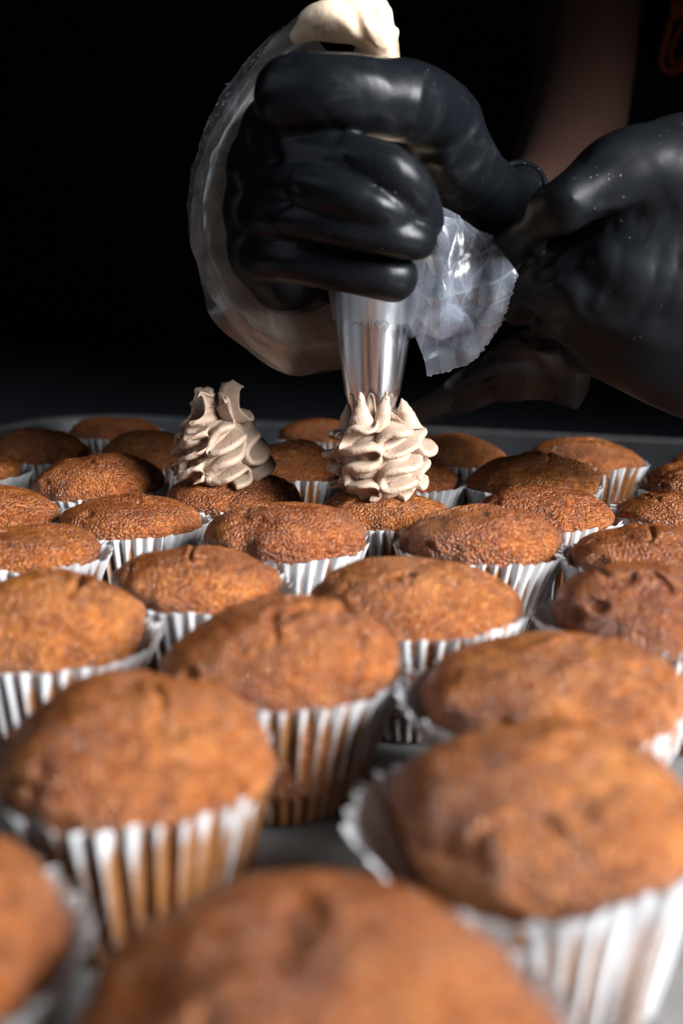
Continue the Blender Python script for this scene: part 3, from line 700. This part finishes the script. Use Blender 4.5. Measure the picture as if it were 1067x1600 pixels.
# film hanging behind the fist on the left, smeared inside
outer = [(468, 22), (418, 62), (372, 112), (330, 178), (306, 240), (295, 300), (295, 360), (312, 430), (332, 498), (388, 548), (446, 584), (500, 582), (540, 574)]
mid = [(490, 55), (452, 96), (408, 140), (368, 200), (342, 250), (330, 305), (332, 365), (352, 425), (376, 480), (424, 515), (478, 535), (512, 532), (545, 530)]
inn = [(520, 90), (500, 130), (470, 180), (440, 220), (420, 265), (410, 310), (412, 370), (430, 410), (455, 440), (490, 462), (525, 480), (545, 480), (556, 480)]
rows = [[(*a, .545), ((a[0] + b[0]) / 2, (a[1] + b[1]) / 2, .536), (*b, .531), (*c, .529)] for a, b, c in zip(outer, mid, inn)]
patch('film_drape', rows, M_FILM_THIN, bag, bag_o, seed=41, n=7, amp=.0025, nu=220, nv=70, fr=(40, 100))
def ins(a, b, f): return (a[0] + (b[0] - a[0]) * f, a[1] + (b[1] - a[1]) * f)
fr_ = [.0, .12, .28, .30, .28, .22, .08, .02, .35, .20, .04, .02, .02]
rows = [[(*ins(a, b, f), .548), (*ins(a, b, .5 + f / 2), .540), (*b, .535), (*c, .533)] for a, b, c, f in zip(outer, mid, inn, fr_)]
patch('smeared_film', rows, M_FILM_DIRTY, bag, bag_o, seed=47, n=9, amp=.0035, nu=200, nv=60, fr=(40, 90))
# crimped seam along the outer edge
VV, QQ, off = [], [], 0
rs = np.random.RandomState(5); oc = crom([at(u, v, .546) for u, v in outer], 240)
for i in range(6, 150):
    if rs.rand() < .45: continue
    c = oc[i]; tdir = oc[i + 1] - oc[i]; tdir /= np.linalg.norm(tdir); nrm = np.cross(tdir, [0, 1, 0]); a = c + nrm * rs.uniform(-.0045, -.0005) * np.sign(nrm[0] * -1 + 1e-9); a[1] -= rs.rand() * .003
    b = a + tdir * rs.uniform(.001, .003) + nrm * rs.uniform(-.002, .002)
    V, Q = tube('x', [a, (a + b) / 2 + rs.randn(3) * .0003, b], [.00008, .00022, .00008], None, None, bag_o, n=5, nn=4); VV.append(V); QQ.append(Q + off); off += len(V)
so = link('crimped_seam', mesh_from('crimped_seam', np.concatenate(VV), np.concatenate(QQ), M_FILM), bag)

# second, empty bag
eo = at(760, 600, .60)
eb = thing('piping_bag', 'limp empty brownish bag hanging in shadow below the right glove, behind the frosting', 'piping bag', eo)
link_ = patch('film', [
 [(636, 636, .600), (690, 602, .600), (745, 563, .598), (800, 526, .596), (852, 500, .595)],
 [(636, 645, .602), (700, 615, .596), (760, 580, .592), (820, 545, .590), (880, 515, .592)],
 [(634, 655, .606), (705, 630, .600), (770, 600, .594), (840, 575, .592), (905, 560, .592)],
 [(634, 664, .608), (705, 642, .604), (775, 618, .600), (845, 608, .598), (922, 598, .596)],
 [(634, 672, .610), (700, 655, .606), (780, 630, .604), (850, 628, .602), (902, 640, .600)]], M_FILM_DARK, eb, eo, seed=61, n=8, amp=.0030, nu=150, nv=150)

# ------------------------------------------------------------------ the person piping
po = at(1000, 400, 1.30)
person = thing('person', 'person in black rubber gloves and dark shirt squeezing the piping bag over the muffins', 'person', po)
def glove_mesh(d, G, lo, h, mat, it=3):
    d = d + NZ(G * 38) * .0006 + NZ(G * 90) * .00022
    V, Q = surface_nets(d, lo, h, it); return mesh_from('glove', V - po, Q, mat)
# fist seen from its palm side: thumb on top, finger tips wrapping to the right
Gx, lo, h = sdf_grid([-.065, .425, .135], [.105, .60, .275], .00135)
thumb = chain(Gx, [(700, 190, .515, 50), (645, 160, .483, 58), (575, 152, .468, 58), (510, 147, .464, 58), (464, 147, .468, 57), (452, 148, .470, 54)], .008)
heel = chain(Gx, [(640, 172, .520, 60), (680, 197, .512, 62), (705, 245, .520, 64), (735, 290, .535, 58), (775, 335, .555, 44)], .012)
# stretched glove fold where thumb meets heel
lip = chain(Gx, [(645, 99, .486, 8), (651, 113, .472, 9), (653, 136, .4645, 9), (650, 162, .4630, 9), (643, 190, .4655, 8), (634, 208, .471, 4)], .003)
thumb = smin(thumb, lip, .0022)
index = chain(Gx, [(424, 205, .515, 38), (432, 228, .492, 38), (475, 244, .472, 37), (545, 250, .458, 37), (602, 264, .452, 37), (640, 294, .455, 35), (662, 332, .462, 29), (670, 348, .466, 23)], .008)
middle = chain(Gx, [(402, 262, .518, 40), (416, 280, .492, 37), (460, 288, .468, 34), (520, 300, .453, 33), (575, 320, .450, 32), (612, 338, .454, 30), (638, 350, .462, 25)], .008)
ring = chain(Gx, [(398, 325, .518, 40), (412, 334, .492, 38), (460, 338, .470, 36), (530, 350, .458, 34), (600, 366, .455, 32), (640, 374, .458, 31), (654, 377, .462, 28)], .008)
pinky = chain(Gx, [(408, 395, .520, 42), (418, 398, .498, 41), (462, 404, .480, 41), (530, 417, .472, 39), (590, 428, .470, 38), (613, 432, .472, 38)], .008)
fing = smin(index, middle, .0018); fing = smin(fing, ring, .0018); fing = smin(fing, pinky, .0018)
web = smin(index, ring, .001)
back = chain(Gx, [(434, 195, .526, 44), (416, 250, .526, 48), (408, 320, .528, 49), (416, 385, .530, 47), (446, 435, .534, 42)], .012)
palm = chain(Gx, [(450, 300, .562, 68), (540, 290, .572, 90), (640, 270, .570, 90), (710, 290, .562, 70), (765, 325, .565, 48)], .015)
low = chain(Gx, [(430, 415, .545, 44), (452, 440, .545, 44), (485, 455, .545, 38), (520, 462, .545, 34)], .008)
hand = smin(fing, smin(back, low, .018), .014); hand = smin(hand, palm, .012); hand = smin(hand, heel, .010); hand = smin(hand, thumb, .0035)
wrist = chain(Gx, [(745, 315, .552, 52), (790, 325, .575, 44), (815, 300, .598, 42)], .01)
hand = smin(hand, wrist, .015)
# tension creases running across the heel of the thumb
q = (Gx - at(720, 230, .5)) @ np.array([.8, 0, .6]); hand = hand + .0006 * np.sin(q * 420 + NZ(Gx * 40) * 3) * np.exp(-((Gx - at(735, 270, .50)) ** 2).sum(-1) / .028 ** 2)
hand = hand - rumple(Gx, 95, 3.3, (.8, 0, .9), .35, .0016, at(740, 270, .50), .030)
hand = hand + rumple(Gx, 80, 9.1, (1, 0, -.25), .25, .0015, at(480, 300, .46), .034) + rumple(Gx, 190, 1.1, (0, 0, 1), .3, .0005, at(620, 300, .45), .022)
hand = hand - rumple(Gx, 90, 5.7, (1, 0, 0), .3, .0008, at(560, 130, .45), .040)
link('glove', glove_mesh(hand, Gx, lo, h, M_GLOVE), person)['label'] = 'glove of the fist round the bag'
# rolled cuff
VV, QQ, off = [], [], 0
cu_o = at(812, 292, .585)
for k, (rr, rad, dy) in enumerate([(38, 5.5, 0), (30, 5, .008), (34, 4, .016)]):
    a = np.linspace(0, 2 * np.pi, 40); ww = pxm(.58)
    P = cu_o + np.stack([np.cos(a) * rr * ww, np.sin(a) * rr * ww * .45 + dy, np.sin(a) * rr * ww * .95], 1)
    V, Q = tube('x', P, rad * ww, None, None, po, n=80, nn=10); VV.append(V); QQ.append(Q + off); off += len(V)
link('rolled_cuff', mesh_from('rolled_cuff', np.concatenate(VV), np.concatenate(QQ), M_GLOVE), person)
# the other hand, nearer the right edge
Gx, lo, h = sdf_grid([.055, .405, .085], [.248, .60, .275], .00155)
mass = chain(Gx, [(1190, 470, 0.522, 190), (1060, 445, 0.507, 140), (985, 440, 0.496, 104), (930, 448, 0.494, 76), (900, 462, 0.496, 58)], .02)
mass = smin(mass, chain(Gx, [(945, 500, 0.502, 56), (1010, 530, 0.507, 80), (1120, 545, 0.522, 104)], .02), .02)
mass = smin(mass, chain(Gx, [(1060, 300, 0.502, 104), (1180, 330, 0.512, 130)], .02), .03)
f1 = chain(Gx, [(1050, 275, 0.488, 76), (985, 268, 0.482, 66), (930, 293, 0.476, 53), (880, 328, 0.472, 43), (838, 354, 0.488, 34), (806, 376, 0.510, 27), (780, 394, 0.532, 22)], .008)
f2 = chain(Gx, [(905, 435, 0.502, 46), (860, 440, 0.504, 38), (822, 455, 0.514, 31), (808, 485, 0.524, 26)], .008)
f3 = chain(Gx, [(920, 480, 0.512, 46), (880, 490, 0.516, 36), (852, 500, 0.524, 28)], .008)
f4 = chain(Gx, [(960, 540, 0.522, 46), (925, 548, 0.524, 36), (905, 548, 0.530, 30)], .008)
thb = chain(Gx, [(960, 300, 0.547, 60), (880, 340, 0.542, 44), (810, 380, 0.532, 34), (770, 410, 0.527, 28)], .01)
oh = smin(f2, f3, .003); oh = smin(oh, f4, .004); oh = smin(oh, mass, .010); oh = smin(oh, thb, .006); oh = smin(oh, f1, .0055)
# knuckle hollow
dent = chain(Gx, [(975, 318, 0.450, 12), (1000, 300, 0.446, 20), (1006, 272, 0.446, 12)], .006); oh = -smin(-oh, dent, .006)
dent = chain(Gx, [(882, 400, 0.454, 6), (886, 440, 0.454, 9), (880, 490, 0.464, 5)], .006); oh = -smin(-oh, dent, .008)
q = (Gx - at(1000, 340, 0.472)) @ np.array([.45, 0, .9]); oh = oh + .0008 * np.sin(q * 200 + NZ(Gx * 28) * 4) * np.exp(-((Gx - at(930, 370, 0.472)) ** 2).sum(-1) / .05 ** 2)
oh = oh + rumple(Gx, 48, 2.2, (1, 0, .7), .30, .0034, at(880, 380, 0.472), .040)
oh = oh - rumple(Gx, 60, 7.2, (1, 0, .7), .30, .0022, at(860, 350, 0.462), .030)
oh = oh + rumple(Gx, 70, 12.4, (.3, 0, 1), .2, .0008, at(1040, 380, 0.442), .050)
link('glove', glove_mesh(oh, Gx, lo, h, M_GLOVE2), person)['label'] = 'dusty glove of the hand at the right edge'
# bare arm behind the fist, rising to the shoulder
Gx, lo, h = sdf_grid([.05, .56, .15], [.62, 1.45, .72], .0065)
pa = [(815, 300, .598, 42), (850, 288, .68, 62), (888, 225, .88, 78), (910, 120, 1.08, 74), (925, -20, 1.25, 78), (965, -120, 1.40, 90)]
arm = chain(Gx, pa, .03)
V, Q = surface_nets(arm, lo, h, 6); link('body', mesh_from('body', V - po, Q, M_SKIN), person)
TC = np.array([.60, 1.46]); TR = np.array([.27, .16])
a = np.linspace(0, 2 * np.pi, 90, endpoint=False); zz = np.linspace(-.25, .95, 60); P = []
for z in zz:
    k = 1 - .12 * math.exp(-((z - .10) / .18) ** 2); P.append(np.stack([TC[0] + TR[0] * k * np.cos(a), TC[1] + TR[1] * k * np.sin(a), 0 * a + z], 1))
P = np.concatenate(P); P += (fbm(P * np.array([9, 9, 3]), 3) * .018)[:, None] * np.array([.3, 1, 0])
link('shirt', mesh_from('shirt', P - po, gridq(60, 90, True), M_SHIRT), person)
def on_shirt(u, v):
    y = 1.30
    for _ in range(8):
        p = at(u, v, y); k = 1 - .12 * math.exp(-((p[2] - .10) / .18) ** 2); c = np.clip((p[0] - TC[0]) / (TR[0] * k), -.98, .98)
        y = TC[1] - TR[1] * k * math.sqrt(1 - c * c) - .022
    return at(u, v, y)
VV, QQ, off = [], [], 0
for sk, wd in ([[(1085, -30), (1068, 0), (1050, 25), (1042, 55), (1034, 85), (1034, 103), (1045, 112), (1062, 108), (1085, 92)], .0030],
               [[(1085, 20), (1066, 38), (1056, 60), (1047, 82), (1050, 98), (1062, 97), (1085, 70)], .0022],
               [[(1060, -20), (1052, 5), (1056, 25), (1075, 10)], .0035]):
    V, Q = tube('x', [on_shirt(u, v) for u, v in sk], wd, None, None, po, n=len(sk) * 6, nn=8); VV.append(V); QQ.append(Q + off); off += len(V)
sh = link('printed_emblem', mesh_from('printed_emblem', np.concatenate(VV), np.concatenate(QQ), M_PRINT), person)
